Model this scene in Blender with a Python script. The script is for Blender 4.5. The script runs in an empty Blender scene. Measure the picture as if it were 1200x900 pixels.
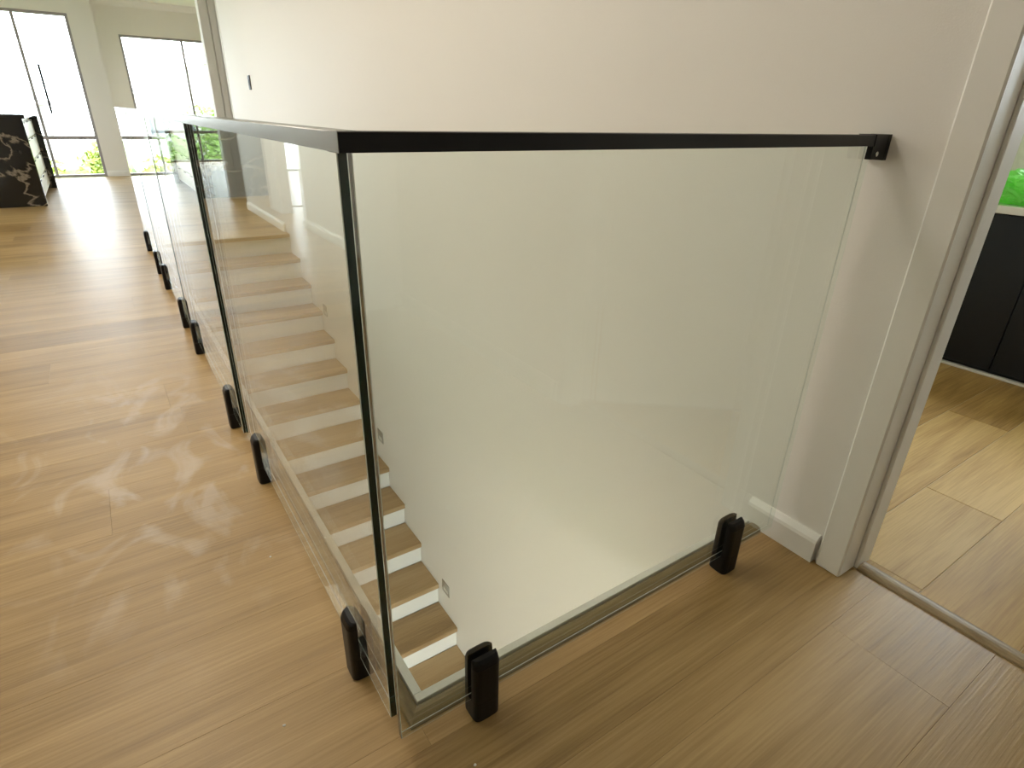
import bpy, bmesh, math, random
from mathutils import Vector, Matrix, noise
random.seed(7)
S = bpy.context.scene
COL = S.collection

# ---------------------------------------------------------------- camera
CAM = Vector((-0.2057, -0.6140, 1.0194)); YAW, PITCH, ROLL, FPX = 0.60272, 0.43491, 0.02622, 679.96
fw = Vector((math.sin(YAW)*math.cos(PITCH), math.cos(YAW)*math.cos(PITCH), -math.sin(PITCH)))
rt = Vector((math.cos(YAW), -math.sin(YAW), 0)); up = rt.cross(fw)
rr = rt*math.cos(ROLL) + up*math.sin(ROLL); uu = -rt*math.sin(ROLL) + up*math.cos(ROLL)
cd = bpy.data.cameras.new('camera'); cam = bpy.data.objects.new('camera', cd); COL.objects.link(cam)
cd.sensor_fit = 'HORIZONTAL'; cd.sensor_width = 36; cd.lens = FPX/1200*36; cd.clip_start = .02; cd.clip_end = 300
m = Matrix.Identity(4)
for i, v in enumerate((rr, uu, -fw)):
    for j in range(3): m[j][i] = v[j]
m.translation = CAM; cam.matrix_world = m
S.camera = cam
# ---------------------------------------------------------------- world, exposure
w = bpy.data.worlds.new('overcast_sky'); S.world = w; w.use_nodes = True
bg = w.node_tree.nodes['Background']; bg.inputs[0].default_value = (0.86, 0.94, 1.0, 1); bg.inputs[1].default_value = 10.0
S.view_settings.view_transform = 'Standard'; S.view_settings.look = 'None'
S.view_settings.gamma = 1; S.view_settings.use_curve_mapping = False; S.view_settings.exposure = 0.45
FILL_LAMP, FILL_LAMP_LOW = 15.5, 25.0          # radiance of the added fill lamps on the ceilings

# sky portals in the window openings
def portal(name, loc, rot, sx, sy):
    l = bpy.data.lights.new(name, 'AREA'); l.shape = 'RECTANGLE'; l.size = sx; l.size_y = sy
    l.cycles.is_portal = True
    o = bpy.data.objects.new(name, l); o.location = loc; o.rotation_euler = rot; COL.objects.link(o)
H = math.pi/2
portal('sky_portal', (-1.64, 10.9, 1.07), (-H, 0, 0), 3.1, 2.1)
portal('sky_portal', (1.67, 13.46, 1.07), (-H, 0, 0), 2.05, 2.1)
portal('sky_portal', (-5.2, 8.0, 1.3), (0, -H, 0), 1.9, 3.4)
portal('sky_portal', (3.56, -.27, 1.52), (0, H, 0), .94, 1.44)
portal('sky_portal', (0.1, -3.2, -1.6), (H, 0, 0), 1.8, 2.0)

# ---------------------------------------------------------------- materials
def mat(name):
    m = bpy.data.materials.new(name); m.use_nodes = True; nt = m.node_tree
    return m, nt, nt.nodes['Principled BSDF']
def plain(name, col, rough=.5, metal=0, spec=.5, bump=0, bscale=200):
    m, nt, b = mat(name)
    b.inputs['Base Color'].default_value = (*col, 1); b.inputs['Roughness'].default_value = rough
    b.inputs['Metallic'].default_value = metal; b.inputs['Specular IOR Level'].default_value = spec
    if bump:
        g = nt.nodes.new('ShaderNodeNewGeometry'); n = nt.nodes.new('ShaderNodeTexNoise'); n.inputs['Scale'].default_value = bscale
        n.inputs['Detail'].default_value = 3
        bp = nt.nodes.new('ShaderNodeBump'); bp.inputs['Strength'].default_value = bump; bp.inputs['Distance'].default_value = .002
        nt.links.new(g.outputs['Position'], n.inputs['Vector']); nt.links.new(n.outputs[0], bp.inputs['Height']); nt.links.new(bp.outputs[0], b.inputs['Normal'])
    return m
def ramp(nt, stops):
    r = nt.nodes.new('ShaderNodeValToRGB'); e = r.color_ramp.elements
    while len(e) < len(stops): e.new(.5)
    for i, (p, c) in enumerate(stops): e[i].position = p; e[i].color = (*c, 1)
    return r
def mth(nt, op, a, b=None, c=None):
    n = nt.nodes.new('ShaderNodeMath'); n.operation = op
    for i, x in enumerate((a, b, c)):
        if x is None: continue
        if hasattr(x, 'links'): nt.links.new(x, n.inputs[i])
        else: n.inputs[i].default_value = x
    return n.outputs[0]
def vmul(nt, v, s):
    n = nt.nodes.new('ShaderNodeVectorMath'); n.operation = 'MULTIPLY'; nt.links.new(v, n.inputs[0]); n.inputs[1].default_value = s
    return n.outputs[0]
def wood(name, dark, mid, light, rough=.36, axis='X', tone=.22, dust=0, bumps=.12, freq=1.0, spec=.5):
    m, nt, b = mat(name); L = nt.links
    g = nt.nodes.new('ShaderNodeNewGeometry'); oi = nt.nodes.new('ShaderNodeObjectInfo')
    rnd = mth(nt, 'FRACT', mth(nt, 'ADD', g.outputs['Random Per Island'], oi.outputs['Random']))
    off = nt.nodes.new('ShaderNodeCombineXYZ'); L.new(mth(nt, 'MULTIPLY', rnd, 37.0), off.inputs[0]); L.new(mth(nt, 'MULTIPLY', rnd, 13.0), off.inputs[2])
    add = nt.nodes.new('ShaderNodeVectorMath'); add.operation = 'ADD'; L.new(g.outputs['Position'], add.inputs[0]); L.new(off.outputs[0], add.inputs[1])
    a, c = (1.1, 14) if axis == 'X' else (14, 1.1)
    n1 = nt.nodes.new('ShaderNodeTexNoise'); n1.inputs['Scale'].default_value = 1*freq; n1.inputs['Detail'].default_value = 6; n1.inputs['Distortion'].default_value = .6
    L.new(vmul(nt, add.outputs[0], (a, c, 6)), n1.inputs['Vector'])
    n2 = nt.nodes.new('ShaderNodeTexNoise'); n2.inputs['Scale'].default_value = 1*freq; n2.inputs['Detail'].default_value = 4
    L.new(vmul(nt, add.outputs[0], (a*5, c*14, 60)), n2.inputs['Vector'])
    n3 = nt.nodes.new('ShaderNodeTexNoise'); n3.inputs['Scale'].default_value = .55*freq; n3.inputs['Detail'].default_value = 2
    L.new(vmul(nt, add.outputs[0], (a*1.6, c*.35, 3)), n3.inputs['Vector'])
    f = mth(nt, 'ADD', mth(nt, 'MULTIPLY', n1.outputs[0], .5), mth(nt, 'ADD', mth(nt, 'MULTIPLY', n2.outputs[0], .42), mth(nt, 'MULTIPLY', n3.outputs[0], .35)))
    f = mth(nt, 'ADD', f, mth(nt, 'MULTIPLY', mth(nt, 'SUBTRACT', rnd, .5), tone))
    r = ramp(nt, [(.42, dark), (.61, mid), (.82, light)]); L.new(f, r.inputs[0])
    col = r.outputs[0]; rg = mth(nt, 'ADD', rough-.06, mth(nt, 'MULTIPLY', n2.outputs[0], .12))
    if dust:
        d = nt.nodes.new('ShaderNodeTexNoise'); d.inputs['Scale'].default_value = 3.2; d.inputs['Detail'].default_value = 7; d.inputs['Distortion'].default_value = 1.6
        L.new(vmul(nt, g.outputs['Position'], (1.6, 1, 1)), d.inputs['Vector'])
        v = nt.nodes.new('ShaderNodeVectorMath'); v.operation = 'DISTANCE'; L.new(vmul(nt, g.outputs['Position'], (1, .55, 0)), v.inputs[0]); v.inputs[1].default_value = (-.25, .72, 0)
        mr = nt.nodes.new('ShaderNodeMapRange'); mr.inputs[1].default_value = .55; mr.inputs[2].default_value = .1; L.new(v.outputs['Value'], mr.inputs[0])
        dr = ramp(nt, [(.52, (0, 0, 0)), (.66, (1, 1, 1))]); L.new(d.outputs[0], dr.inputs[0])
        k = mth(nt, 'MULTIPLY', mth(nt, 'MULTIPLY', dr.outputs[0], mr.outputs[0]), dust)
        mx = nt.nodes.new('ShaderNodeMixRGB'); L.new(k, mx.inputs[0]); L.new(col, mx.inputs[1]); mx.inputs[2].default_value = (.78, .73, .68, 1)
        col = mx.outputs[0]; rg = mth(nt, 'ADD', rg, mth(nt, 'MULTIPLY', k, .1))
    L.new(col, b.inputs['Base Color']); L.new(rg, b.inputs['Roughness']); b.inputs['Specular IOR Level'].default_value = spec
    bp = nt.nodes.new('ShaderNodeBump'); bp.inputs['Strength'].default_value = bumps; bp.inputs['Distance'].default_value = .0015
    L.new(mth(nt, 'ADD', n2.outputs[0], mth(nt, 'MULTIPLY', n1.outputs[0], 1.5)), bp.inputs['Height']); L.new(bp.outputs[0], b.inputs['Normal'])
    return m
def thin_glass(name, tint, ior=1.5):
    m, nt, b = mat(name); L = nt.links; nt.nodes.remove(b)
    g = nt.nodes.new('ShaderNodeNewGeometry')
    io = mth(nt, 'ADD', ior, mth(nt, 'MULTIPLY', g.outputs['Backfacing'], 1/ior-ior))   # same reflectance entering and leaving
    fr = nt.nodes.new('ShaderNodeFresnel'); L.new(io, fr.inputs['IOR'])
    t = nt.nodes.new('ShaderNodeBsdfTransparent'); t.inputs[0].default_value = (*tint, 1)
    gl = nt.nodes.new('ShaderNodeBsdfGlossy'); gl.inputs['Roughness'].default_value = 0.0; gl.inputs[0].default_value = (1, 1, 1, 1)
    mx = nt.nodes.new('ShaderNodeMixShader'); L.new(fr.outputs[0], mx.inputs[0]); L.new(t.outputs[0], mx.inputs[1]); L.new(gl.outputs[0], mx.inputs[2])
    L.new(mx.outputs[0], nt.nodes['Material Output'].inputs[0])
    return m
def marble(name, base, vein, scale=1.2, w=.04, rough=.12):
    m, nt, b = mat(name); L = nt.links
    g = nt.nodes.new('ShaderNodeNewGeometry')
    n = nt.nodes.new('ShaderNodeTexNoise'); n.inputs['Scale'].default_value = scale; n.inputs['Detail'].default_value = 8; n.inputs['Distortion'].default_value = 1.2
    L.new(g.outputs['Position'], n.inputs['Vector'])
    v = mth(nt, 'ABSOLUTE', mth(nt, 'SUBTRACT', n.outputs[0], .5))
    r = ramp(nt, [(0, vein), (w, base), (.3, base)]); L.new(v, r.inputs[0]); L.new(r.outputs[0], b.inputs['Base Color'])
    b.inputs['Roughness'].default_value = rough
    return m
def emit(name, col, s):
    m, nt, b = mat(name); b.inputs['Base Color'].default_value = (.9, .9, .9, 1)
    b.inputs['Emission Color'].default_value = (*col, 1); b.inputs['Emission Strength'].default_value = s
    return m
M = {}
M['wall'] = plain('cream_paint', (.83, .805, .76), .62, bump=.12, bscale=260)
M['ceil'] = plain('white_ceiling_paint', (.84, .83, .80), .8)
M['trim'] = plain('white_gloss_paint', (.84, .825, .78), .42)
M['oak'] = wood('oak_floor_board', (.23, .135, .045), (.37, .235, .090), (.49, .33, .145), rough=.40, dust=.35, tone=.08, bumps=.40, spec=.5)
M['tread'] = wood('oak_stair_tread', (.21, .13, .058), (.33, .218, .105), (.43, .305, .165), rough=.42, tone=.12)
M['nosx'] = wood('oak_nosing_x', (.055, .040, .017), (.17, .125, .058), (.33, .255, .13), rough=.4, axis='X', tone=0, freq=1.6)
M['nosy'] = wood('oak_nosing_y', (.055, .040, .017), (.17, .125, .058), (.33, .255, .13), rough=.4, axis='Y', tone=0, freq=1.6)
M['thresh'] = wood('oak_threshold', (.20, .14, .08), (.36, .26, .15), (.48, .37, .23), rough=.35, axis='Y', tone=0)
M['tile'] = wood('wood_look_tile', (.27, .150, .042), (.45, .275, .092), (.60, .40, .155), rough=.5, tone=.2, freq=1.3, bumps=.05, spec=.3)
M['grout'] = plain('tile_grout', (.60, .48, .30), .8)
M['glass'] = thin_glass('balustrade_glass', (.958, .985, .967))
M['pane'] = thin_glass('window_glass', (.98, .99, .99))
M['gedge'] = plain('green_glass_edge', (.004, .022, .016), .06, spec=.8)
M['garris'] = plain('ground_glass_arris', (.74, .80, .76), .25)
M['black'] = plain('black_powder_coat', (.006, .006, .008), .36, spec=.25)
M['rail'] = plain('satin_black_aluminium', (.005, .005, .006), .38, spec=.3)
M['screw'] = plain('steel_screw', (.7, .7, .7), .2, metal=1)
M['white'] = plain('white_stair_paint', (.70, .69, .64), .5)
M['lining'] = plain('white_lining_paint', (.84, .84, .80), .5)
M['rail_sheen'] = plain('sheen_lightened_aluminium', (.24, .23, .22), .26, metal=1)  # lighter copy of the black rail metal, bright grazing sheen put into its colour
M['nickel'] = plain('brushed_nickel', (.42, .40, .36), .35, metal=.8)
M['dark'] = plain('dark_recess', (.03, .03, .03), .6)
M['frame'] = plain('grey_aluminium_frame', (.34, .32, .33), .4, metal=.3)
M['bframe'] = plain('black_aluminium_frame', (.010, .010, .012), .5, spec=.25)
M['bmarble'] = marble('black_veined_stone', (.008, .008, .008), (.26, .22, .17), 1.1, .010, .10)
M['cab'] = plain('cream_cabinet', (.80, .79, .66), .35)
M['vanity'] = plain('black_vanity_board', (.006, .007, .009), .38, spec=.35)
M['vtop'] = plain('pale_stone_top', (.74, .70, .62), .25)
M['wtile'] = marble('cream_stone_tile', (.86, .84, .72), (.76, .73, .60), 2.5, .04, .25)
M['lamp'] = emit('fill_lamp_diffuser', (1.0, .93, .80), FILL_LAMP)  # glow of the added landing and bathroom fill lamps
M['fill_low'] = emit('lower_fill_lamp_diffuser', (1.0, .93, .82), FILL_LAMP_LOW)  # glow of the added lower hall fill lamp
M['leaf'] = plain('tree_leaf', (.15, .26, .03), .5)
M['leaf2'] = plain('yellow_green_leaf', (.20, .26, .02), .5)
M['bark'] = plain('tree_bark', (.10, .07, .045), .9)
M['lawn'] = plain('lawn', (.10, .15, .05), .9, bump=.3, bscale=8)
M['render'] = plain('house_render', (.72, .70, .66), .8)
M['roof'] = plain('roof_tile', (.32, .30, .30), .7)
M['hglass'] = plain('house_window_glass', (.10, .11, .12), .1)
M['chip'] = plain('white_paint_chip', (.85, .83, .78), .6)
M['bottle'] = plain('pale_bottle', (.62, .56, .42), .2)
m_, nt_, b_ = mat('green_plastic_film'); b_.inputs['Base Color'].default_value = (.30, .78, .18, 1); b_.inputs['Roughness'].default_value = .25
b_.inputs['Subsurface Weight'].default_value = 0; b_.inputs['Transmission Weight'].default_value = 0
tr_ = nt_.nodes.new('ShaderNodeBsdfTranslucent'); tr_.inputs[0].default_value = (.5, 1, .32, 1)
mx_ = nt_.nodes.new('ShaderNodeMixShader'); mx_.inputs[0].default_value = .5
nt_.links.new(b_.outputs[0], mx_.inputs[1]); nt_.links.new(tr_.outputs[0], mx_.inputs[2]); nt_.links.new(mx_.outputs[0], nt_.nodes['Material Output'].inputs[0])
M['green'] = m_

# ---------------------------------------------------------------- mesh helpers
def box(bm, lo, hi, mi=0):
    x0, y0, z0 = lo; x1, y1, z1 = hi
    v = [bm.verts.new(c) for c in ((x0,y0,z0),(x1,y0,z0),(x1,y1,z0),(x0,y1,z0),(x0,y0,z1),(x1,y0,z1),(x1,y1,z1),(x0,y1,z1))]
    fs = [bm.faces.new([v[i] for i in f]) for f in ((0,3,2,1),(4,5,6,7),(0,1,5,4),(1,2,6,5),(2,3,7,6),(3,0,4,7))]
    for f in fs: f.material_index = mi
    return fs
def bev(bm, w, seg=1, edges=None):
    bmesh.ops.bevel(bm, geom=edges or list(bm.edges), offset=w, segments=seg, affect='EDGES', profile=.5)
def prism(bm, prof, f0, f1):
    """prof: 2-d points; f0 / f1 turn (a, b) into the near / far 3-d point"""
    a = [bm.verts.new(f0(*q)) for q in prof]; b = [bm.verts.new(f1(*q)) for q in prof]; n = len(prof)
    for i in range(n): bm.faces.new((a[i], a[(i+1) % n], b[(i+1) % n], b[i]))
    bm.faces.new(a[::-1]); bm.faces.new(b)
    bmesh.ops.recalc_face_normals(bm, faces=list(bm.faces))
def lathe(bm, prof, n=20, cap=True):
    rings = [[bm.verts.new((r*math.cos(2*math.pi*k/n), r*math.sin(2*math.pi*k/n), z)) for k in range(n)] for r, z in prof]
    for a, b in zip(rings, rings[1:]):
        for k in range(n): bm.faces.new((a[k], a[(k+1) % n], b[(k+1) % n], b[k]))
    if cap: bm.faces.new(rings[0][::-1]); bm.faces.new(rings[-1])
def tube(bm, pts, r, n=8):
    rings = []
    for i, p in enumerate(pts):
        d = (Vector(pts[min(i+1, len(pts)-1)]) - Vector(pts[max(i-1, 0)])).normalized()
        a = d.orthogonal().normalized() if i == 0 else (pa - d*pa.dot(d)).normalized()
        pa = a; c = d.cross(a)
        rings.append([bm.verts.new(Vector(p) + (a*math.cos(2*math.pi*k/n) + c*math.sin(2*math.pi*k/n))*r) for k in range(n)])
    for a, b in zip(rings, rings[1:]):
        for k in range(n): bm.faces.new((a[k], a[(k+1) % n], b[(k+1) % n], b[k]))
    bm.faces.new(rings[0][::-1]); bm.faces.new(rings[-1])
def obj(name, bm, mats, parent=None, smooth=False):
    me = bpy.data.meshes.new(name)
    if parent is not None and parent.get('_base') is not None:
        bmesh.ops.translate(bm, verts=bm.verts, vec=-Vector(parent['_base']))
    bm.to_mesh(me); bm.free()
    for k in (mats if isinstance(mats, (list, tuple)) else [mats]): me.materials.append(M[k])
    if smooth:
        for p in me.polygons: p.use_smooth = True
    o = bpy.data.objects.new(name, me); COL.objects.link(o)
    if parent is not None:
        o.parent = parent
        if parent.get('_base') is not None: o['_base'] = parent['_base']
    return o
def B(*boxes, bevel=0, seg=1):
    bm = bmesh.new()
    for lo, hi in boxes: box(bm, lo, hi)
    if bevel: bev(bm, bevel, seg)
    return bm
def tag(o, label, cat, group=None, kind=None):
    o['label'] = label; o['category'] = cat
    if group: o['group'] = group
    if kind: o['kind'] = kind
    return o
def thing(name, base, label, cat, group=None, kind=None):
    o = bpy.data.objects.new(name, None); COL.objects.link(o); o.location = base; o.empty_display_size = .05
    o['_base'] = tuple(base); tag(o, label, cat, group, kind); return o
def struct(name, bm, m, label, cat): return tag(obj(name, bm, m), label, cat, kind='structure')

# ---------------------------------------------------------------- dimensions
W = 1.108            # face of the long right wall
ZC = 2.68            # ceiling
VY1 = 4.95           # far end of the stair void
SX, SY = .048, .048  # outer edge of the wood nosing round the void
WX0, WX1 = .078, .095  # white lining, long side
WY0, WY1 = .086, .103  # white lining, short side
ZL = -2.89           # lower storey floor

# ---------------------------------------------------------------- floor with boards
fl = struct('floor', B(((-1.42,-2.5,-.25),(SX+.02,6.6,-.0125)), ((SX+.02,-2.5,-.25),(1.165,SY+.02,-.0125)), ((SX+.02,VY1-.02,-.25),(1.228,6.6,-.0125)),
      ((-5.1,6.6,-.25),(3.9,10.87,-.0125)), ((.1,10.87,-.25),(3.9,13.42,-.0125)), ((-5.1,2.4,-.25),(-1.42,6.6,-.0125)), ((1.228,6.45,-.25),(3.9,6.6,-.0125))),
      'oak', 'oak board floor running round the stair opening', 'floor')
PW = .2385; Y0 = .003
def plank(bm, x0, x1, y0, y1):
    g = .00015; c = .0004; x0 += g; x1 -= g; y0 += g; y1 -= g
    lo = [bm.verts.new((x, y, -.012)) for x, y in ((x0,y0),(x1,y0),(x1,y1),(x0,y1))]
    mid = [bm.verts.new((x, y, -c*.6)) for x, y in ((x0,y0),(x1,y0),(x1,y1),(x0,y1))]
    tp = [bm.verts.new((x, y, 0)) for x, y in ((x0+c,y0+c),(x1-c,y0+c),(x1-c,y1-c),(x0+c,y1-c))]
    for a, b in ((lo, mid), (mid, tp)):
        for i in range(4): bm.faces.new((a[i], a[(i+1) % 4], b[(i+1) % 4], b[i]))
    bm.faces.new(tp)
def ranges(y):                       # clear floor along x at depth y
    if y < SY: return [(-1.3, 1.165 if -.87 < y < -.15 else W)]
    if y < VY1: return [(-1.3 if y < 5.16 else -1.42, SX)]
    if y < 6.55: return [(-1.42, W)] if 5.16 < y < 6.02 else [(-1.3, W)]
    if y < 10.75: return [(-5, 3.8)]
    return [(.22, 3.8)]
cuts = [SY, VY1, 5.16, 6.02, 6.55, 10.75, 13.3, -.15, -.87]
far = bmesh.new()
k = -10
while Y0 + k*PW < 13.3:
    ya, yb = max(Y0 + k*PW, -2.4), Y0 + (k+1)*PW
    ys = [ya] + sorted(c for c in cuts if ya + .004 < c < yb - .004) + [min(yb, 13.3)]
    r = random.Random(k*31+5); start = -5 - r.random()*1.5
    if k == 4: start = -.378 - 1.5*5
    for a, b in zip(ys, ys[1:]):
        for x0, x1 in ranges((a+b)/2):
            xs = [x0]; x = start
            while x < x1 - .12:
                if x > x0 + .12: xs.append(x)
                x += 1.5
            xs.append(x1)
            for p, q in zip(xs, xs[1:]):
                if b <= 5.2: bm = bmesh.new(); plank(bm, p, q, a, b); obj('plank', bm, 'oak', fl)
                else: plank(far, p, q, a, b)
    k += 1
# kitchen floor boards beyond the left wall
for kk in range(10, 28):
    ya, yb = Y0+kk*PW, Y0+(kk+1)*PW
    if yb > 6.55: break
    plank(far, -5, -1.42, ya, yb)
fo = obj('far_planks', far, 'oak', fl); fo['kind'] = 'stuff'

# nosing round the void and the white lining
def nos_prof(n=7, h=.013):           # (t, z), t 0 outer .. 1 inner
    return [(0, 0)] + [(.5-.5*math.cos(math.pi*i/(n-1))*(1), h*(.35+.65*math.sin(math.pi*i/(n-1)))) for i in range(n)] + [(1, 0)]
def nosing(name, mk, f0, f1):
    bm = bmesh.new(); prism(bm, nos_prof(), f0, f1); return obj(name, bm, mk)
gx = lambda t: SX + t*(WX0-.002-SX); gy = lambda t: SY + t*(WY0-.003-SY)
o = nosing('trim_1', 'nosx', lambda t, z: (gx(t), gy(t), z), lambda t, z: (W-.020, gy(t), z))
tag(o, 'streaky oak nosing strip along the short edge of the stair opening', 'trim', kind='structure')
o = nosing('trim_2', 'nosy', lambda t, z: (gx(t), gy(t), z), lambda t, z: (gx(t), VY1-.08, z))
tag(o, 'streaky oak nosing strip along the long edge of the stair opening', 'trim', kind='structure')
struct('wall_stair_front', B(((WX0,WY0,-.42),(W,WY1,.011)), bevel=.001), 'lining', 'white painted lining under the short edge of the stair opening', 'wall')
struct('wall_stair_left', B(((WX0,WY1,-.42),(WX1,1.2,.011)), ((WX0,1.2,ZL),(WX1,VY1-.08,.011))), 'lining', 'white painted lining under the long edge of the stair opening', 'wall')

# ---------------------------------------------------------------- walls, ceiling
D0, D1, DH = -.165, -.885, 2.12      # bathroom doorway in the right wall
struct('wall_right', B(((W,D0+.015,-3.0),(1.228,6.55,ZC)), ((W,-2.4,-3.0),(1.228,D1-.015,ZC)), ((W,D1-.015,DH+.015),(1.228,D0+.015,ZC)), ((W,D1-.015,-3.0),(1.228,D0+.015,-.26))), 'wall',
       'long cream wall beside the stairs and the doorway', 'wall')
struct('wall_left', B(((-1.42,-2.4,0),(-1.3,5.16,ZC)), ((-1.42,6.02,0),(-1.3,6.5,ZC)), ((-1.42,5.16,2.1),(-1.3,6.02,ZC))), 'wall', 'cream wall across the landing with an opening to the kitchen', 'wall')
struct('wall_back', B(((-1.42,-2.52,0),(1.228,-2.4,ZC))), 'wall', 'cream end wall of the landing', 'wall')
def wall_y(y0, y1, x0, x1, wx0, wx1, wz0, wz1, zt=ZC, zb=0):
    bx = [((x0,y0,zb),(wx0,y1,zt)), ((wx1,y0,zb),(x1,y1,zt)), ((wx0,y0,wz1),(wx1,y1,zt))]
    if wz0 > zb: bx.append(((wx0,y0,zb),(wx1,y1,wz0)))
    return B(*bx)
def wall_x(x0, x1, y0, y1, wy0, wy1, wz0, wz1, zt=ZC, zb=0):
    bx = [((x0,y0,zb),(x1,wy0,zt)), ((x0,wy1,zb),(x1,y1,zt)), ((x0,wy0,wz1),(x1,wy1,zt))]
    if wz0 > zb: bx.append(((x0,wy0,zb),(x1,wy1,wz0)))
    return B(*bx)
struct('wall_far', wall_y(10.75, 10.87, -5, .22, -3.2, -.08, 0, 2.15), 'wall', 'cream wall holding the tall sliding door beyond the island', 'wall')
struct('wall_return', B(((.10,10.87,0),(.22,13.3,ZC))), 'wall', 'short cream return wall between the two tall windows', 'wall')
struct('wall_far_right', wall_y(13.3, 13.42, .10, 3.92, .64, 2.7, 0, 2.15), 'wall', 'recessed far cream wall holding the tall window', 'wall')
struct('wall_living_right', B(((3.8,6.55,0),(3.92,13.3,ZC))), 'wall', 'right hand wall of the living room', 'wall')
struct('wall_living_left', wall_x(-5.12, -5, 2.38, 10.87, 6.3, 9.7, .35, 2.25), 'wall', 'left hand wall of the kitchen around an added wide window', 'wall')
struct('wall_kitchen_back', B(((-5,2.38,0),(-1.42,2.5,ZC))), 'wall', 'back wall of the kitchen', 'wall')
struct('wall_nib', B(((1.084,7.45,0),(3.8,7.57,ZC)), ((1.228,6.43,0),(3.8,6.55,ZC))), 'wall', 'cream wall end standing past the stairs with white casing', 'wall')
struct('ceiling', B(((-5.2,-2.6,ZC),(4,13.5,ZC+.12))), 'ceil', 'flat white ceiling', 'ceiling')
# cornice on the far wall
bm = bmesh.new(); prism(bm, [(0,0),(-.09,0),(-.085,-.02),(-.03,-.075),(-.015,-.10),(0,-.10)], lambda a, b: (.22, 13.3+a, ZC+b), lambda a, b: (3.8, 13.3+a, ZC+b))
struct('trim_3', bm, 'ceil', 'white cornice over the far tall window', 'cornice')
# casing on the nib
o = thing('trim_4', (1.08, 7.44, 0), 'white casing boards on the wall end past the stairs', 'casing', kind='structure')
obj('casing_board', B(((1.084,7.43,.09),(1.175,7.45,ZC)), bevel=.003), 'trim', o)
obj('casing_board', B(((1.186,7.438,.09),(1.25,7.45,ZC)), bevel=.003), 'trim', o)
obj('casing_foot', B(((1.080,7.425,0),(1.30,7.45,.09)), bevel=.003), 'trim', o)
# end bead on the long wall
struct('trim_5', B(((W-.006,6.535,.08),(W,6.556,ZC)), bevel=.002), 'trim', 'thin white bead on the far end of the long wall', 'trim')

BBP = [(0,0),(-.020,0),(-.020,.058),(-.017,.066),(-.006,.078),(0,.078)]
def baseboard_x(name, xw, y0, y1, s, label, cat='baseboard'):
    bm = bmesh.new(); prism(bm, BBP, lambda a, b: (xw+a*s, y0, b), lambda a, b: (xw+a*s, y1, b)); return struct(name, bm, 'trim', label, cat)
def baseboard_y(name, yw, x0, x1, s, label):
    bm = bmesh.new(); prism(bm, BBP, lambda a, b: (x0, yw+a*s, b), lambda a, b: (x1, yw+a*s, b)); return struct(name, bm, 'trim', label, 'baseboard')
baseboard_x('baseboard_right', W, -.096, WY1-.002, 1, 'short white baseboard between the glass end and the door casing')
baseboard_x('baseboard_right_far', W, VY1+.03, 6.53, 1, 'white baseboard on the long wall past the top stair')
baseboard_x('baseboard_right_back', W, -2.38, -.955, 1, 'white baseboard on the long wall behind the doorway')
baseboard_x('baseboard_left', -1.3, -2.38, 5.16, -1, 'long white baseboard along the wall across the landing')
baseboard_y('baseboard_back', -2.4, -1.28, W-.02, -1, 'white baseboard on the end wall of the landing')
baseboard_y('baseboard_far', 10.75, -.07, .22, 1, 'white baseboard beside the tall sliding door')
baseboard_y('baseboard_far_right', 13.3, .24, .62, 1, 'white baseboard beside the far tall window')

# ---------------------------------------------------------------- bathroom doorway
d = thing('door_1', (W, D0, 0), 'white cased doorway into the bathroom', 'doorway', kind='structure')
def casing(y0, y1):
    obj('architrave', B(((W-.014,y0,0),(W,y1,DH+.07)), bevel=.004), 'trim', d)
casing(-.166, -.104); casing(-.946, -.884)
obj('architrave', B(((W-.014,-.882,DH+.008),(W,-.168,DH+.07)), bevel=.004), 'trim', d)
obj('jamb', B(((W-.002,D0,0),(1.230,D0+.0148,DH+.0148)), bevel=.0015), 'trim', d)
obj('jamb', B(((W-.002,D1-.0148,0),(1.230,D1,DH+.0148)), bevel=.0015), 'trim', d)
obj('jamb', B(((W-.002,D1,DH),(1.230,D0,DH+.0148)), bevel=.0015), 'trim', d)
obj('door_stop', B(((1.168,D0-.009,0),(1.229,D0,DH-.001)), bevel=.002), 'trim', d)
obj('door_stop', B(((1.168,D1,0),(1.229,D1+.009,DH-.001)), bevel=.002), 'trim', d)
bm = bmesh.new(); prism(bm, [(1.166+.042*(.5-.5*math.cos(math.pi*i/8)), .001+.011*math.sin(math.pi*i/8)) for i in range(9)], lambda a, b: (a, D1+.010, b), lambda a, b: (a, D0-.010, b))
obj('threshold', bm, 'thresh', d)

# open leaf hinged on the far jamb
lf = thing('door_2', (1.222, D1+.012, .008), 'flush white bathroom door standing half open', 'door', kind='structure')
ca, sa = math.cos(math.radians(39)), math.sin(math.radians(39))
def leaf(nm, u0, u1, v0, v1, z0, z1, mk, bv=.002):
    bm = B(((u0,v0,z0),(u1,v1,z1)), bevel=bv); bmesh.ops.rotate(bm, verts=bm.verts, matrix=Matrix.Rotation(math.radians(39), 3, 'Z')); bmesh.ops.translate(bm, verts=bm.verts, vec=(1.234, D1+.012, 0)); return obj(nm, bm, mk, lf)
leaf('panel', 0, .69, 0, .035, .008, DH-.006, 'trim')
leaf('handle', .60, .64, .035, .041, .95, .99, 'bframe'); leaf('lever', .52, .63, .055, .067, .963, .975, 'bframe'); leaf('lever_neck', .612, .626, .041, .0549, .962, .976, 'bframe')
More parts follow.
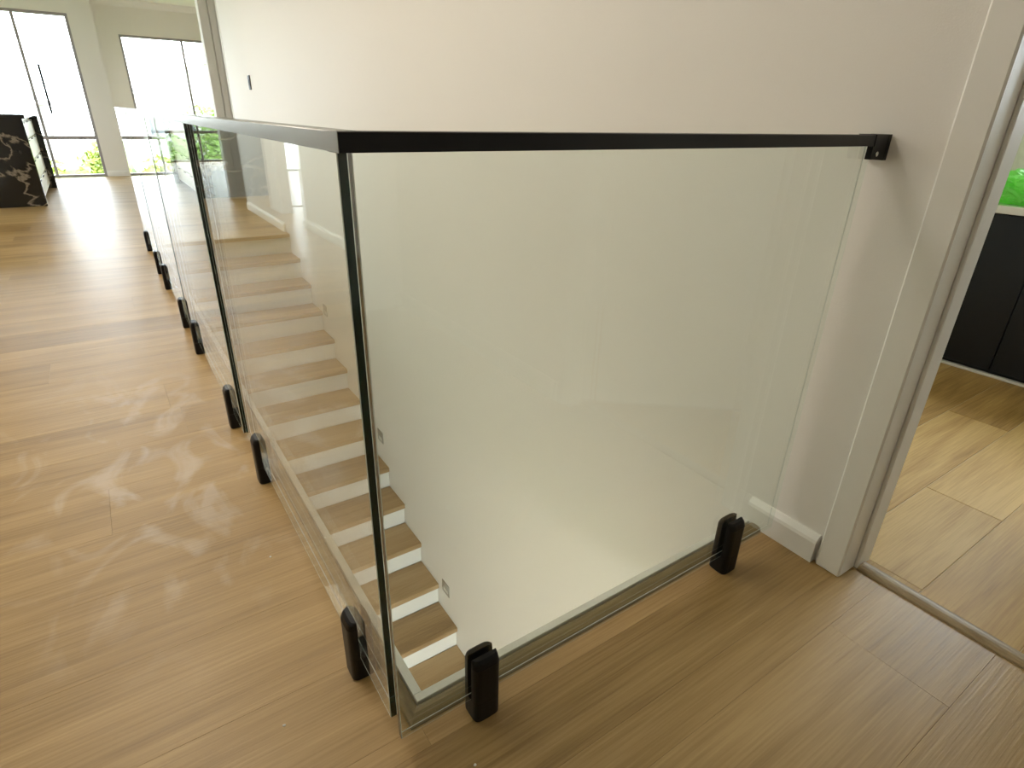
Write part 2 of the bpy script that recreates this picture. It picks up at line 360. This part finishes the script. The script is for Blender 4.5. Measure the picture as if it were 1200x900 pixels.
# ---------------------------------------------------------------- bathroom
bf = struct('floor_bathroom', B(((1.165,-.885,-.2),(1.228,-.15,-.0008)), ((1.228,-1.8,-.2),(3.4,.75,-.0008))), 'grout', 'wood-look tile floor of the bathroom', 'floor')
TW, TL = .2, 1.2
for kk in range(-8, 4):
    ya, yb = .1 + kk*TW, .1 + (kk+1)*TW
    ya, yb = max(ya, -1.8), min(yb, .75)
    if yb - ya < .03: continue
    joint = (2.38 if kk % 2 else 1.72) - 2*TL
    inn = -.885 < ya and yb < -.15
    xs = [1.209 if inn else 1.229]
    if not inn and ya < -.165 < yb: pass
    x = joint
    while x < 3.38:
        if x > xs[0] + .05: xs.append(x)
        x += TL
    xs.append(3.399)
    for p, q in zip(xs, xs[1:]):
        bm = bmesh.new(); g = .0010
        fs = box(bm, (p+g, ya+g, -.006), (q-g, yb-g, .001)); bev(bm, .001)
        obj('tile', bm, 'tile', bf)
# tile offcuts filling the doorway beside the threshold strip
for ya, yb in ((-.3, -.166), (-.884, -.702)):
    obj('tile', B(((1.209,ya+.0015,-.0035),(1.2285,yb-.0015,.001))), 'tile', bf)
struct('wall_bathroom_far', wall_x(3.4, 3.52, -1.92, .87, -1.0, .46, 1.05, 2.0), 'wtile', 'cream stone-tiled bathroom wall behind the vanity', 'wall')
struct('wall_bathroom_left', B(((1.228,.75,0),(3.4,.87,ZC))), 'wtile', 'cream bathroom side wall by the vanity end', 'wall')
struct('wall_bathroom_right', B(((1.228,-1.92,0),(3.4,-1.8,ZC))), 'wtile', 'cream bathroom side wall away from the stairs', 'wall')
wb = thing('window_3', (3.4, -.27, 1.05), 'black framed bathroom window above the vanity', 'window', kind='structure')
for lo, hi in (((3.385,-1.0,1.05),(3.45,.46,1.125)), ((3.385,-1.0,1.94),(3.45,.46,2.0)), ((3.385,-1.0,1.125),(3.45,-.95,1.94)), ((3.385,.41,1.125),(3.45,.46,1.94)), ((3.39,-.30,1.125),(3.445,-.25,1.94))):
    obj('frame', B((lo, hi), bevel=.003), 'bframe', wb)
obj('pane', B(((3.412,-.95,1.125),(3.418,-.30,1.94))), 'pane', wb); obj('pane', B(((3.412,-.25,1.125),(3.418,.41,1.94))), 'pane', wb)
v = thing('vanity_cabinet', (3.15, -.1, 0), 'matt black bathroom vanity cabinet seen through the doorway', 'vanity')
obj('carcass', B(((2.94,-1.0,.012),(3.39,.74,.690)), bevel=.002), 'vanity', v)
for i in range(3):
    y0 = -1.0 + i*.58
    obj('door', B(((2.922,y0+.002,.03),(2.939,y0+.578,.686)), bevel=.0015), 'vanity', v)
obj('kick_strip', B(((2.915,-1.0,.0015),(2.94,.74,.012)), bevel=.001), 'vtop', v)
obj('countertop', B(((2.905,-1.0,.6905),(3.395,.745,.722)), bevel=.002), 'vtop', v)
# crumpled green bag
def bag():
    t = thing('plastic_bag', (3.12, .30, .7225), 'crumpled bright green plastic bag on the vanity top', 'bag')
    bm = bmesh.new(); bmesh.ops.create_icosphere(bm, subdivisions=5, radius=1)
    for q in bm.verts:
        p = q.co.copy(); n = noise.noise(p*2.1)*.28 + abs(noise.noise(p*4.3))*-.34 + noise.noise(p*9)*.07 + .12
        p *= 1 + n
        q.co = Vector((3.13 + p.x*.17, .27 + p.y*.17, .7235 + max(0, .055 + p.z*.085)))
    obj('film', bm, 'green', t, smooth=False)
    bm = bmesh.new()
    pts = [(2.955+.018*math.sin(a*2.0), .335+.05*math.cos(a), .732+.045*abs(math.sin(a)) + .003) for a in [i*math.pi/14 for i in range(15)]]
    tube(bm, pts, .0085, 8); obj('handle', bm, 'green', t, smooth=True)
    bm = bmesh.new()
    pts = [(2.985+.03*math.cos(a), .22+.07*math.cos(a*.9), .734+.055*abs(math.sin(a))) for a in [i*math.pi/14 for i in range(15)]]
    tube(bm, pts, .0085, 8); obj('handle', bm, 'green', t, smooth=True)
bag()
t = thing('soap_bottle', (2.97, .455, .7225), 'small pale bottle with a black base beside the green bag', 'bottle')
for nm, prof, mk in (('base_ring', [(.020,0),(.020,.010)], 'bframe'), ('body', [(.018,.010),(.020,.018),(.020,.085),(.012,.100),(.009,.105)], 'bottle'), ('cap', [(.011,.105),(.011,.128),(.008,.132)], 'bottle')):
    bm = bmesh.new(); lathe(bm, prof, 20); bmesh.ops.translate(bm, verts=bm.verts, vec=(2.97, .455, .7225)); obj(nm, bm, mk, t, smooth=True)

# ---------------------------------------------------------------- staircase
RISE, GO = .17, .252
YN = 4.872
st = thing('staircase', (.6, 2.6, ZL), 'straight oak-tread staircase with white risers descending towards the glass corner', 'staircase')
SXL, SXR = WX1 + .001, W - .001
for n in range(0, 17):
    yn, zt = YN - GO*n, -RISE*n
    bm = bmesh.new()
    if n == 0: box(bm, (SX, yn, -.032), (SXR, VY1-.001, .0015))
    else: box(bm, (SXL, yn, zt-.036), (SXR, yn+GO+.018, zt))
    bev(bm, .004, 2)
    obj('tread', bm, 'tread', st)
    if n: lo, hi = (SXL, yn+.020, zt-RISE), (SXR, yn+.036, zt-.0365)
    else: lo, hi = (SXL, yn+.020, zt-RISE), (SXR, yn+.036, zt-.0325)
    obj('riser', B((lo, hi)), 'white', st)
# step lights in the wall
for i, (y, z) in enumerate(((2.0, -1.825), (2.985, -1.155), (4.03, -.48))):
    t = thing('step_light', (W, y, z), 'square brushed-metal step light in the stair wall, %s down the flight' % ('lowest one', 'middle one', 'highest one')[i], 'step light', 'step lights on the stair wall')
    h = .046
    bm = bmesh.new()
    for lo, hi in (((W-.004,y-h,z-.004),(W+.001,y+h,z+h)), ((W-.004,y-h,z-h),(W+.001,y+h,z-h+.012)), ((W-.004,y-h,z-h+.012),(W+.001,y-h+.014,z-.004)), ((W-.004,y+h-.014,z-h+.012),(W+.001,y+h,z-.004))): box(bm, lo, hi)
    obj('face_plate', bm, 'nickel', t)
    obj('recess', B(((W-.001,y-h+.014,z-h+.012),(W+.0005,y+h-.014,z-.004))), 'white', t)
# light switch on the long wall
t = thing('light_switch', (W, 5.57, 1.22), 'slim black light switch on the cream wall past the stairs', 'switch')
obj('plate', B(((W-.008,5.535,1.165),(W,5.605,1.28)), bevel=.002), 'bframe', t)
obj('rocker', B(((W-.011,5.555,1.20),(W-.0081,5.585,1.245)), bevel=.001), 'bframe', t)
# lower storey
struct('floor_lower', B(((-1.42,-3.1,ZL-.15),(1.108,5.2,ZL))), 'oak', 'oak floor of the lower storey at the stair foot', 'floor')
struct('wall_lower_front', wall_y(-3.12, -3.0, -1.42, 1.228, -.8, 1.0, -2.6, -.55, zt=-.25, zb=ZL), 'wall', 'cream lower hall wall with a window', 'wall')
struct('wall_lower_left', B(((-1.42,-3.0,ZL),(-1.3,5.2,-.25))), 'wall', 'cream left wall of the lower hall', 'wall')
struct('wall_lower_far', B(((-1.3,5.08,ZL),(1.108,5.2,-.25))), 'wall', 'cream far wall of the lower hall', 'wall')
struct('wall_lower_right', B(((1.108,-3.0,ZL),(1.228,-2.4,-.25))), 'wall', 'short cream right wall of the lower hall', 'wall')

# ---------------------------------------------------------------- tall windows
def glazing(name, y, xs, z0, z1, zt, label, cat, handle=None):
    r = thing(name, ((xs[0]+xs[-1])/2, y, 0), label, cat, kind='structure')
    f = .036
    obj('frame', B(((xs[0],y,z0),(xs[-1],y+.08,z0+.035)), bevel=.003), 'frame', r)
    obj('frame', B(((xs[0],y,z1-f),(xs[-1],y+.08,z1)), bevel=.003), 'frame', r)
    obj('frame', B(((xs[0],y,z0+.035),(xs[0]+f,y+.08,z1-f)), bevel=.003), 'frame', r)
    obj('frame', B(((xs[-1]-f,y,z0+.035),(xs[-1],y+.08,z1-f)), bevel=.003), 'frame', r)
    for x in xs[1:-1]: obj('mullion', B(((x-f/2,y+.01,z0+.035),(x+f/2,y+.07,z1-f)), bevel=.003), 'frame', r)
    for i, (a, b) in enumerate(zip(xs, xs[1:])):
        a += f if i == 0 else f/2; b -= f if i == len(xs)-2 else f/2
        obj('transom', B(((a,y+.012,zt-.025),(b,y+.068,zt+.025)), bevel=.003), 'frame', r)
        obj('pane', B(((a,y+.037,z0+.035),(b,y+.043,zt-.025))), 'pane', r); obj('pane', B(((a,y+.037,zt+.025),(b,y+.043,z1-f))), 'pane', r)
    return r
g1 = glazing('window_1', 10.77, (-3.2,-2.44,-1.58,-.705,-.08), 0, 2.15, .55, 'tall grey framed sliding door beyond the black stone island', 'window')
bm = bmesh.new(); tube(bm, [(-.56,10.725,.87),(-.56,10.725,1.50)], .014, 10); obj('pull_handle', bm, 'bframe', g1, smooth=True)
obj('handle_post', B(((-.565,10.73,.92),(-.555,10.775,.93))), 'frame', g1); obj('handle_post', B(((-.565,10.73,1.44),(-.555,10.775,1.45))), 'frame', g1)
glazing('window_2', 13.32, (.64,1.64,2.7), 0, 2.15, .55, 'tall grey framed window in the recessed far wall', 'window')
wl = thing('added_daylight_window', (-5.06, 8, .35), 'wide unseen window added in the left kitchen wall for more daylight', 'window', kind='structure')  # unseen window, added to let more daylight in
for lo, hi in (((-5.1,6.3,.35),(-5.03,9.7,.40)), ((-5.1,6.3,2.2),(-5.03,9.7,2.25)), ((-5.1,6.3,.40),(-5.03,6.35,2.2)), ((-5.1,9.65,.40),(-5.03,9.7,2.2)), ((-5.1,7.98,.40),(-5.03,8.02,2.2))):
    obj('frame', B((lo, hi), bevel=.003), 'frame', wl)
wl2 = thing('window_5', (.1, -3.06, -2.6), 'window of the lower hall', 'window', kind='structure')
for lo, hi in (((-.8,-3.1,-2.6),(1.0,-3.04,-2.55)), ((-.8,-3.1,-.6),(1.0,-3.04,-.55)), ((-.8,-3.1,-2.55),(-.75,-3.04,-.6)), ((.95,-3.1,-2.55),(1.0,-3.04,-.6))):
    obj('frame', B((lo, hi), bevel=.003), 'frame', wl2)

# ---------------------------------------------------------------- kitchen island
t = thing('kitchen_island', (-1.25, 8.5, 0), 'kitchen island in black veined stone with cream drawers', 'kitchen island')
obj('waterfall_end', B(((-1.75,7.58,0),(-.725,7.62,.861)), bevel=.002), 'bmarble', t)
obj('waterfall_end', B(((-1.75,9.36,0),(-.680,9.40,.861)), bevel=.002), 'bmarble', t)
obj('benchtop', B(((-1.77,7.575,.8612),(-.70,9.41,.90)), bevel=.003), 'bmarble', t)
obj('carcass', B(((-1.70,7.621,.05),(-.765,9.359,.860)), bevel=.001), 'cab', t)
obj('kickboard', B(((-1.68,7.622,0),(-.80,9.358,.0495))), 'bframe', t)
for i in range(3):
    y0 = 7.625 + i*.578
    for z0, z1 in ((.06,.235), (.245,.44), (.452,.645), (.657,.82)):
        dr = obj('drawer', B(((-.7645,y0+.002,z0),(-.745,y0+.574,z1)), bevel=.0015), 'cab', t)
        obj('finger_pull', B(((-.7449,y0+.20,z1-.012),(-.737,y0+.374,z1-.002))), 'bframe', dr)

# ---------------------------------------------------------------- glass balustrade
bal = thing('glass_balustrade', (0, 0, 0), 'frameless clear glass balustrade with black rail and spigots round the stair opening', 'balustrade')
GX0, GX1 = .0090, .0220; GY0, GY1 = .010, .022
def panel(name, lo, hi, ends, edge):
    """clear pane; its edge faces are dark green with a ground arris. ends: axis of the panel's length (0 x, 1 y)"""
    bm = bmesh.new(); th = 1 - ends; c = .0011
    x0, x1 = lo[ends], hi[ends]; t0, t1 = lo[th], hi[th]; z0, z1 = lo[2], hi[2]
    prof = [(x0+c, z0), (x1-c, z0), (x1, z0+c), (x1, z1-c), (x1-c, z1), (x0+c, z1), (x0, z1-c), (x0, z0+c)]
    def P(l, z, t): return (l, t, z) if ends == 0 else (t, l, z)
    ins = [(min(max(a, x0+c), x1-c), min(max(b, z0+c), z1-c)) for a, b in ((x0, z0), (x1, z0), (x1, z1), (x0, z1))]
    out = [(x0, z0), (x1, z0), (x1, z1), (x0, z1)]
    F = [bm.verts.new(P(a, b, t0)) for a, b in ins]; E0 = [bm.verts.new(P(a, b, t0+c)) for a, b in out]
    E1 = [bm.verts.new(P(a, b, t1-c)) for a, b in out]; Bk = [bm.verts.new(P(a, b, t1)) for a, b in ins]
    bm.faces.new(F).material_index = 0; bm.faces.new(Bk[::-1]).material_index = 0
    for i in range(4):
        j = (i+1) % 4
        bm.faces.new((F[i], E0[i], E0[j], F[j])).material_index = 2
        bm.faces.new((E0[i], E1[i], E1[j], E0[j])).material_index = edge[i]
        bm.faces.new((E1[i], Bk[i], Bk[j], E1[j])).material_index = 2
    bmesh.ops.recalc_face_normals(bm, faces=list(bm.faces))
    return obj(name, bm, ['glass', 'gedge', 'garris'], bal)
JO = (.0515, 1.225, 2.435, 3.645, 4.862)
PX = (.0135, .0060, .0040, .0022)      # the panes do not line up exactly
for i in range(4):
    panel('glass_panel', (PX[i], JO[i] + (0 if i == 0 else .003), .057), (PX[i]+.0125, JO[i+1] - (.003 if i < 3 else 0), .9885), 1, (0, 1, 1, 1))
panel('glass_panel', (.0153, GY0, .050), (1.0644, GY1, .9885), 0, (0, 0, 1, 1))

# spigot: local frame, glass lies in the xz plane through y = 0 (thickness 12 mm)
HS, ZS = .0065, .150
def spig_meshes(zg):
    R_ = []
    half = .0268; dep = .0245
    def plan(n, a0, a1, e=4.6):          # super-ellipse arc
        out = []
        for i in range(n):
            a = a0 + (a1-a0)*i/(n-1); c, q = math.cos(a), math.sin(a)
            out.append((half*math.copysign(abs(c)**(2/e), c), dep*math.copysign(abs(q)**(2/e), q)))
        return out
    def skin(bm, rings):
        n = len(rings[0])
        for a, b in zip(rings, rings[1:]):
            for i in range(n): bm.faces.new((a[i], a[(i+1) % n], b[(i+1) % n], b[i]))
        bm.faces.new(rings[0][::-1]); bm.faces.new(rings[-1]); bmesh.ops.recalc_face_normals(bm, faces=list(bm.faces))
    def jaw(s):
        bm = bmesh.new(); rings = []
        pl = [(x, min(y, -HS)) for x, y in plan(13, math.pi*1.08, math.pi*1.92)]
        pl = [(pl[0][0], -HS)] + pl + [(pl[-1][0], -HS)]
        for z, k in ((zg, 0), (ZS-.016, 0), (ZS-.005, .004), (ZS, .009)):
            rings.append([bm.verts.new((x*(1-k*7), s*(y if y > -HS-1e-6 else min(y + k, -HS-.001)), z)) for x, y in pl])
        skin(bm, rings); return bm
    bm = bmesh.new(); pl = plan(25, 0, 2*math.pi)[:-1]
    skin(bm, [[bm.verts.new((x*k, y*k, z)) for x, y in pl] for z, k in ((.0002, .93), (.003, 1), (zg-.0008, 1))])
    scr = bmesh.new(); lathe(scr, [(.0045, 0), (.0045, .0015), (.003, .002)], 12); bmesh.ops.rotate(scr, verts=scr.verts, matrix=Matrix.Rotation(math.pi/2, 3, 'X')); bmesh.ops.translate(scr, verts=scr.verts, vec=(0, -dep, zg+.045))
    out = []
    for nm, b, mk in (('base_block', bm, 'black'), ('jaw', jaw(1), 'black'), ('jaw', jaw(-1), 'black')):
        me = bpy.data.meshes.new(nm); b.to_mesh(me); b.free(); me.materials.append(M[mk]); out.append((nm, me))
    scr.free()
    return out
SM = {}
def spigot(x, y, rz, zg):
    t = bpy.data.objects.new('glass_spigot', None); COL.objects.link(t); t.empty_display_size = .03
    t.location = (x, y, 0); t.rotation_euler = (0, 0, rz); t.parent = bal
    if zg not in SM: SM[zg] = spig_meshes(zg)
    for nm, me in SM[zg]:
        c = bpy.data.objects.new(nm, me); COL.objects.link(c); c.parent = t
for i, y in enumerate((.222, 1.01, 1.41, 2.21, 2.62, 3.43, 3.86, 4.66)):
    spigot(PX[i//2]+.00625, y, -math.pi/2, .0565)
spigot(.178, (GY0+GY1)/2, 0, .0495)
spigot(.883, (GY0+GY1)/2, 0, .0495)

# handrail
RW, RZ0, RZ1 = .032, .980, 1.000
def chan(x0, s0, s1, x1): return [(x0,RZ0),(s0,RZ0),(s0,.9892),(s1,.9892),(s1,RZ0),(x1,RZ0),(x1,RZ1-.001),(x1-.001,RZ1),(x0+.001,RZ1),(x0,RZ1-.001)]
CH, CH2 = chan(0, .0088, .0228, RW), chan(0, .0016, .0268, RW)
h = bpy.data.objects.new('handrail', None); COL.objects.link(h); h.empty_display_size = .05; h.parent = bal; h['_base'] = (0, 0, 0)
bm = bmesh.new(); prism(bm, CH2, lambda a, b: (a, RW+.0005, b), lambda a, b: (a, 4.866, b)); obj('rail', bm, 'rail_sheen', h)
bm = bmesh.new(); prism(bm, CH, lambda a, b: (0, a, b), lambda a, b: (1.078, a, b)); obj('rail', bm, 'rail', h)
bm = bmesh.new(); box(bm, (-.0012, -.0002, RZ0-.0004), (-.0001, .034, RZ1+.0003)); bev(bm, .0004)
obj('corner_joint', bm, 'rail_sheen', h)
obj('wall_bracket', B(((1.050,-.0015,.9795),(1.096,.0335,RZ1+.0012)), ((1.046,-.0015,.956),(1.096,.0088,.9795)), ((1.096,-.0020,.954),(W-.0004,.0345,RZ1+.0015))), 'black', h)
bm = bmesh.new(); lathe(bm, [(.0048,0),(.0048,.0012),(.003,.002)], 14); bmesh.ops.rotate(bm, verts=bm.verts, matrix=Matrix.Rotation(math.pi/2, 3, 'X')); bmesh.ops.translate(bm, verts=bm.verts, vec=(1.066, -.0016, .966)); obj('screw', bm, 'screw', h, smooth=True)

# ---------------------------------------------------------------- unseen ceiling lamps added as fill light
def lamp(x, y, z, r, label, mk='lamp'):
    t = thing('fill_lamp', (x, y, z), label, 'lamp', 'added round fill lamps')
    bm = bmesh.new(); lathe(bm, [(r+.02,-.03),(r+.02,-.0005)], 32); bmesh.ops.translate(bm, verts=bm.verts, vec=(x,y,z)); obj('base', bm, 'trim', t)
    bm = bmesh.new(); lathe(bm, [(r*.25,-.085),(r*.6,-.078),(r*.9,-.055),(r,-.031)], 32); bmesh.ops.translate(bm, verts=bm.verts, vec=(x,y,z)); bmesh.ops.recalc_face_normals(bm, faces=list(bm.faces)); obj('diffuser', bm, mk, t, smooth=True)
for y_, w_ in ((1.2, 'over the foot of the stairs'), (2.9, 'over the middle of the stairs'), (5.3, 'near the kitchen opening')):
    lamp(-.55, y_, ZC, .30, 'added unseen fill lamp over the landing, %s' % w_)
lamp(1.9, -.75, ZC, .16, 'added unseen fill lamp in the bathroom')  # added to brighten the bathroom wall and the bag
lamp(-.1, -.9, -.25, .34, 'added unseen fill lamp in the lower hall', 'fill_low')  # added to lift the light on the stairwell wall

# ---------------------------------------------------------------- crumbs on the floor
for (x, y), w_ in zip(((-.142,.181),(.113,-.069),(-.055,.651)), ('beside the first spigot', 'in front of the glass corner', 'beside the second spigot')):
    bm = bmesh.new(); bmesh.ops.create_icosphere(bm, subdivisions=1, radius=.003)
    for q in bm.verts: q.co = Vector((x + q.co.x*random.uniform(.8,1.3), y + q.co.y*random.uniform(.6,1.1), .0018 + q.co.z*.5))
    tag(obj('paint_chip', bm, 'chip'), 'tiny white paint chip on the floor %s' % w_, 'debris', 'paint chips')

# ---------------------------------------------------------------- outdoors
struct('ground', B(((-60,-60,-3.3),(60,90,-3.05))), 'lawn', 'lawn outside the house', 'ground')
def tree(x, y, ztop, rx, rz, mk, n, label):
    t = thing('tree', (x, y, -3.05), label, 'tree', 'trees outside the windows')
    bm = bmesh.new(); tube(bm, [(x,y,-3.05),(x+.1,y,-1.6),(x-.05,y+.05,ztop-rz)], .13, 8)
    for k in range(5):
        a = k*1.3; tube(bm, [(x,y,-1.6+.1*k),(x+math.cos(a)*rx*.6,y+math.sin(a)*rx*.6,ztop-rz*.9)], .04, 6)
    obj('trunk', bm, 'bark', t)
    bm = bmesh.new(); r = random.Random(int(x*100)+3)
    lumps = [Vector((r.gauss(0,.45), r.gauss(0,.45), r.gauss(0,.4))) for _ in range(26)]
    for i in range(n):
        c = lumps[i % 26]; dv = Vector((r.gauss(0,1), r.gauss(0,1), r.gauss(0,1))).normalized()*(.38*r.random()**.4)
        q = c + dv
        if q.length > 1.05: q *= 1.05/q.length
        p = Vector((x + q.x*rx, y + q.y*rx, ztop - rz + q.z*rz)); s = r.uniform(.05, .11)
        u_ = Vector((r.gauss(0,1), r.gauss(0,1), r.gauss(0,.6))).normalized(); v_ = u_.orthogonal().normalized()
        vs = [bm.verts.new(p + u_*s*a + v_*s*.5*b) for a, b in ((-1,0),(0,-1),(1,0),(0,1))]; bm.faces.new(vs)
    c = obj('crown', bm, mk, t); c['kind'] = 'stuff'
tree(2.45, 19.0, .92, 1.6, 1.7, 'leaf', 6500, 'bushy green tree outside the recessed far window')
tree(5.0, 23.2, .60, 1.7, 1.7, 'leaf', 5200, 'darker green tree outside the far window, past the bushy one')
tree(.4, 23.6, -.1, 1.3, 1.3, 'leaf2', 4200, 'yellow green tree outside the sliding door next to the return wall')
tree(-.95, 18.6, -.15, .85, 1.2, 'leaf2', 3600, 'low yellow green tree outside the sliding door next to the island')
tree(-3.2, 19.4, .2, 1.3, 1.5, 'leaf', 4200, 'green tree outside the sliding door behind the island')
def house(x0, x1, y0, y1, ze, zr, label):
    t = thing('house', ((x0+x1)/2, (y0+y1)/2, -3.05), label, 'house', 'neighbouring houses')
    obj('wall', B(((x0,y0,-3.05),(x1,y1,ze))), 'render', t)
    bm = bmesh.new(); xm = (x0+x1)/2; e = .4
    prism(bm, [(x0-e,ze-.05),(xm,zr),(x1+e,ze-.05),(x1+e,ze+.1),(xm,zr+.18),(x0-e,ze+.1)], lambda a, b: (a, y0-e, b), lambda a, b: (a, y1+e, b)); obj('roof', bm, 'roof', t)
    bm = bmesh.new(); prism(bm, [(x0,ze),(x1,ze),(xm,zr)], lambda a, b: (a, y0, b), lambda a, b: (a, y0+.2, b)); obj('gable', bm, 'render', t)
    n = 4
    for i in range(n):
        xc = x0 + (x1-x0)*(i+.5)/n
        wn = obj('window', B(((xc-.5,y0-.05,-.6),(xc+.5,y0-.001,.5))), 'render', t); obj('pane', B(((xc-.42,y0-.07,-.52),(xc+.42,y0-.051,.42))), 'hglass', wn)
house(-11.5, -2.0, 40, 50, .9, 3.6, 'pale gabled house outside the sliding door')
house(1.0, 12.5, 44, 56, .9, 3.4, 'pale gabled house outside the recessed far window')

for o in bpy.data.objects:
    if '_base' in o: del o['_base']
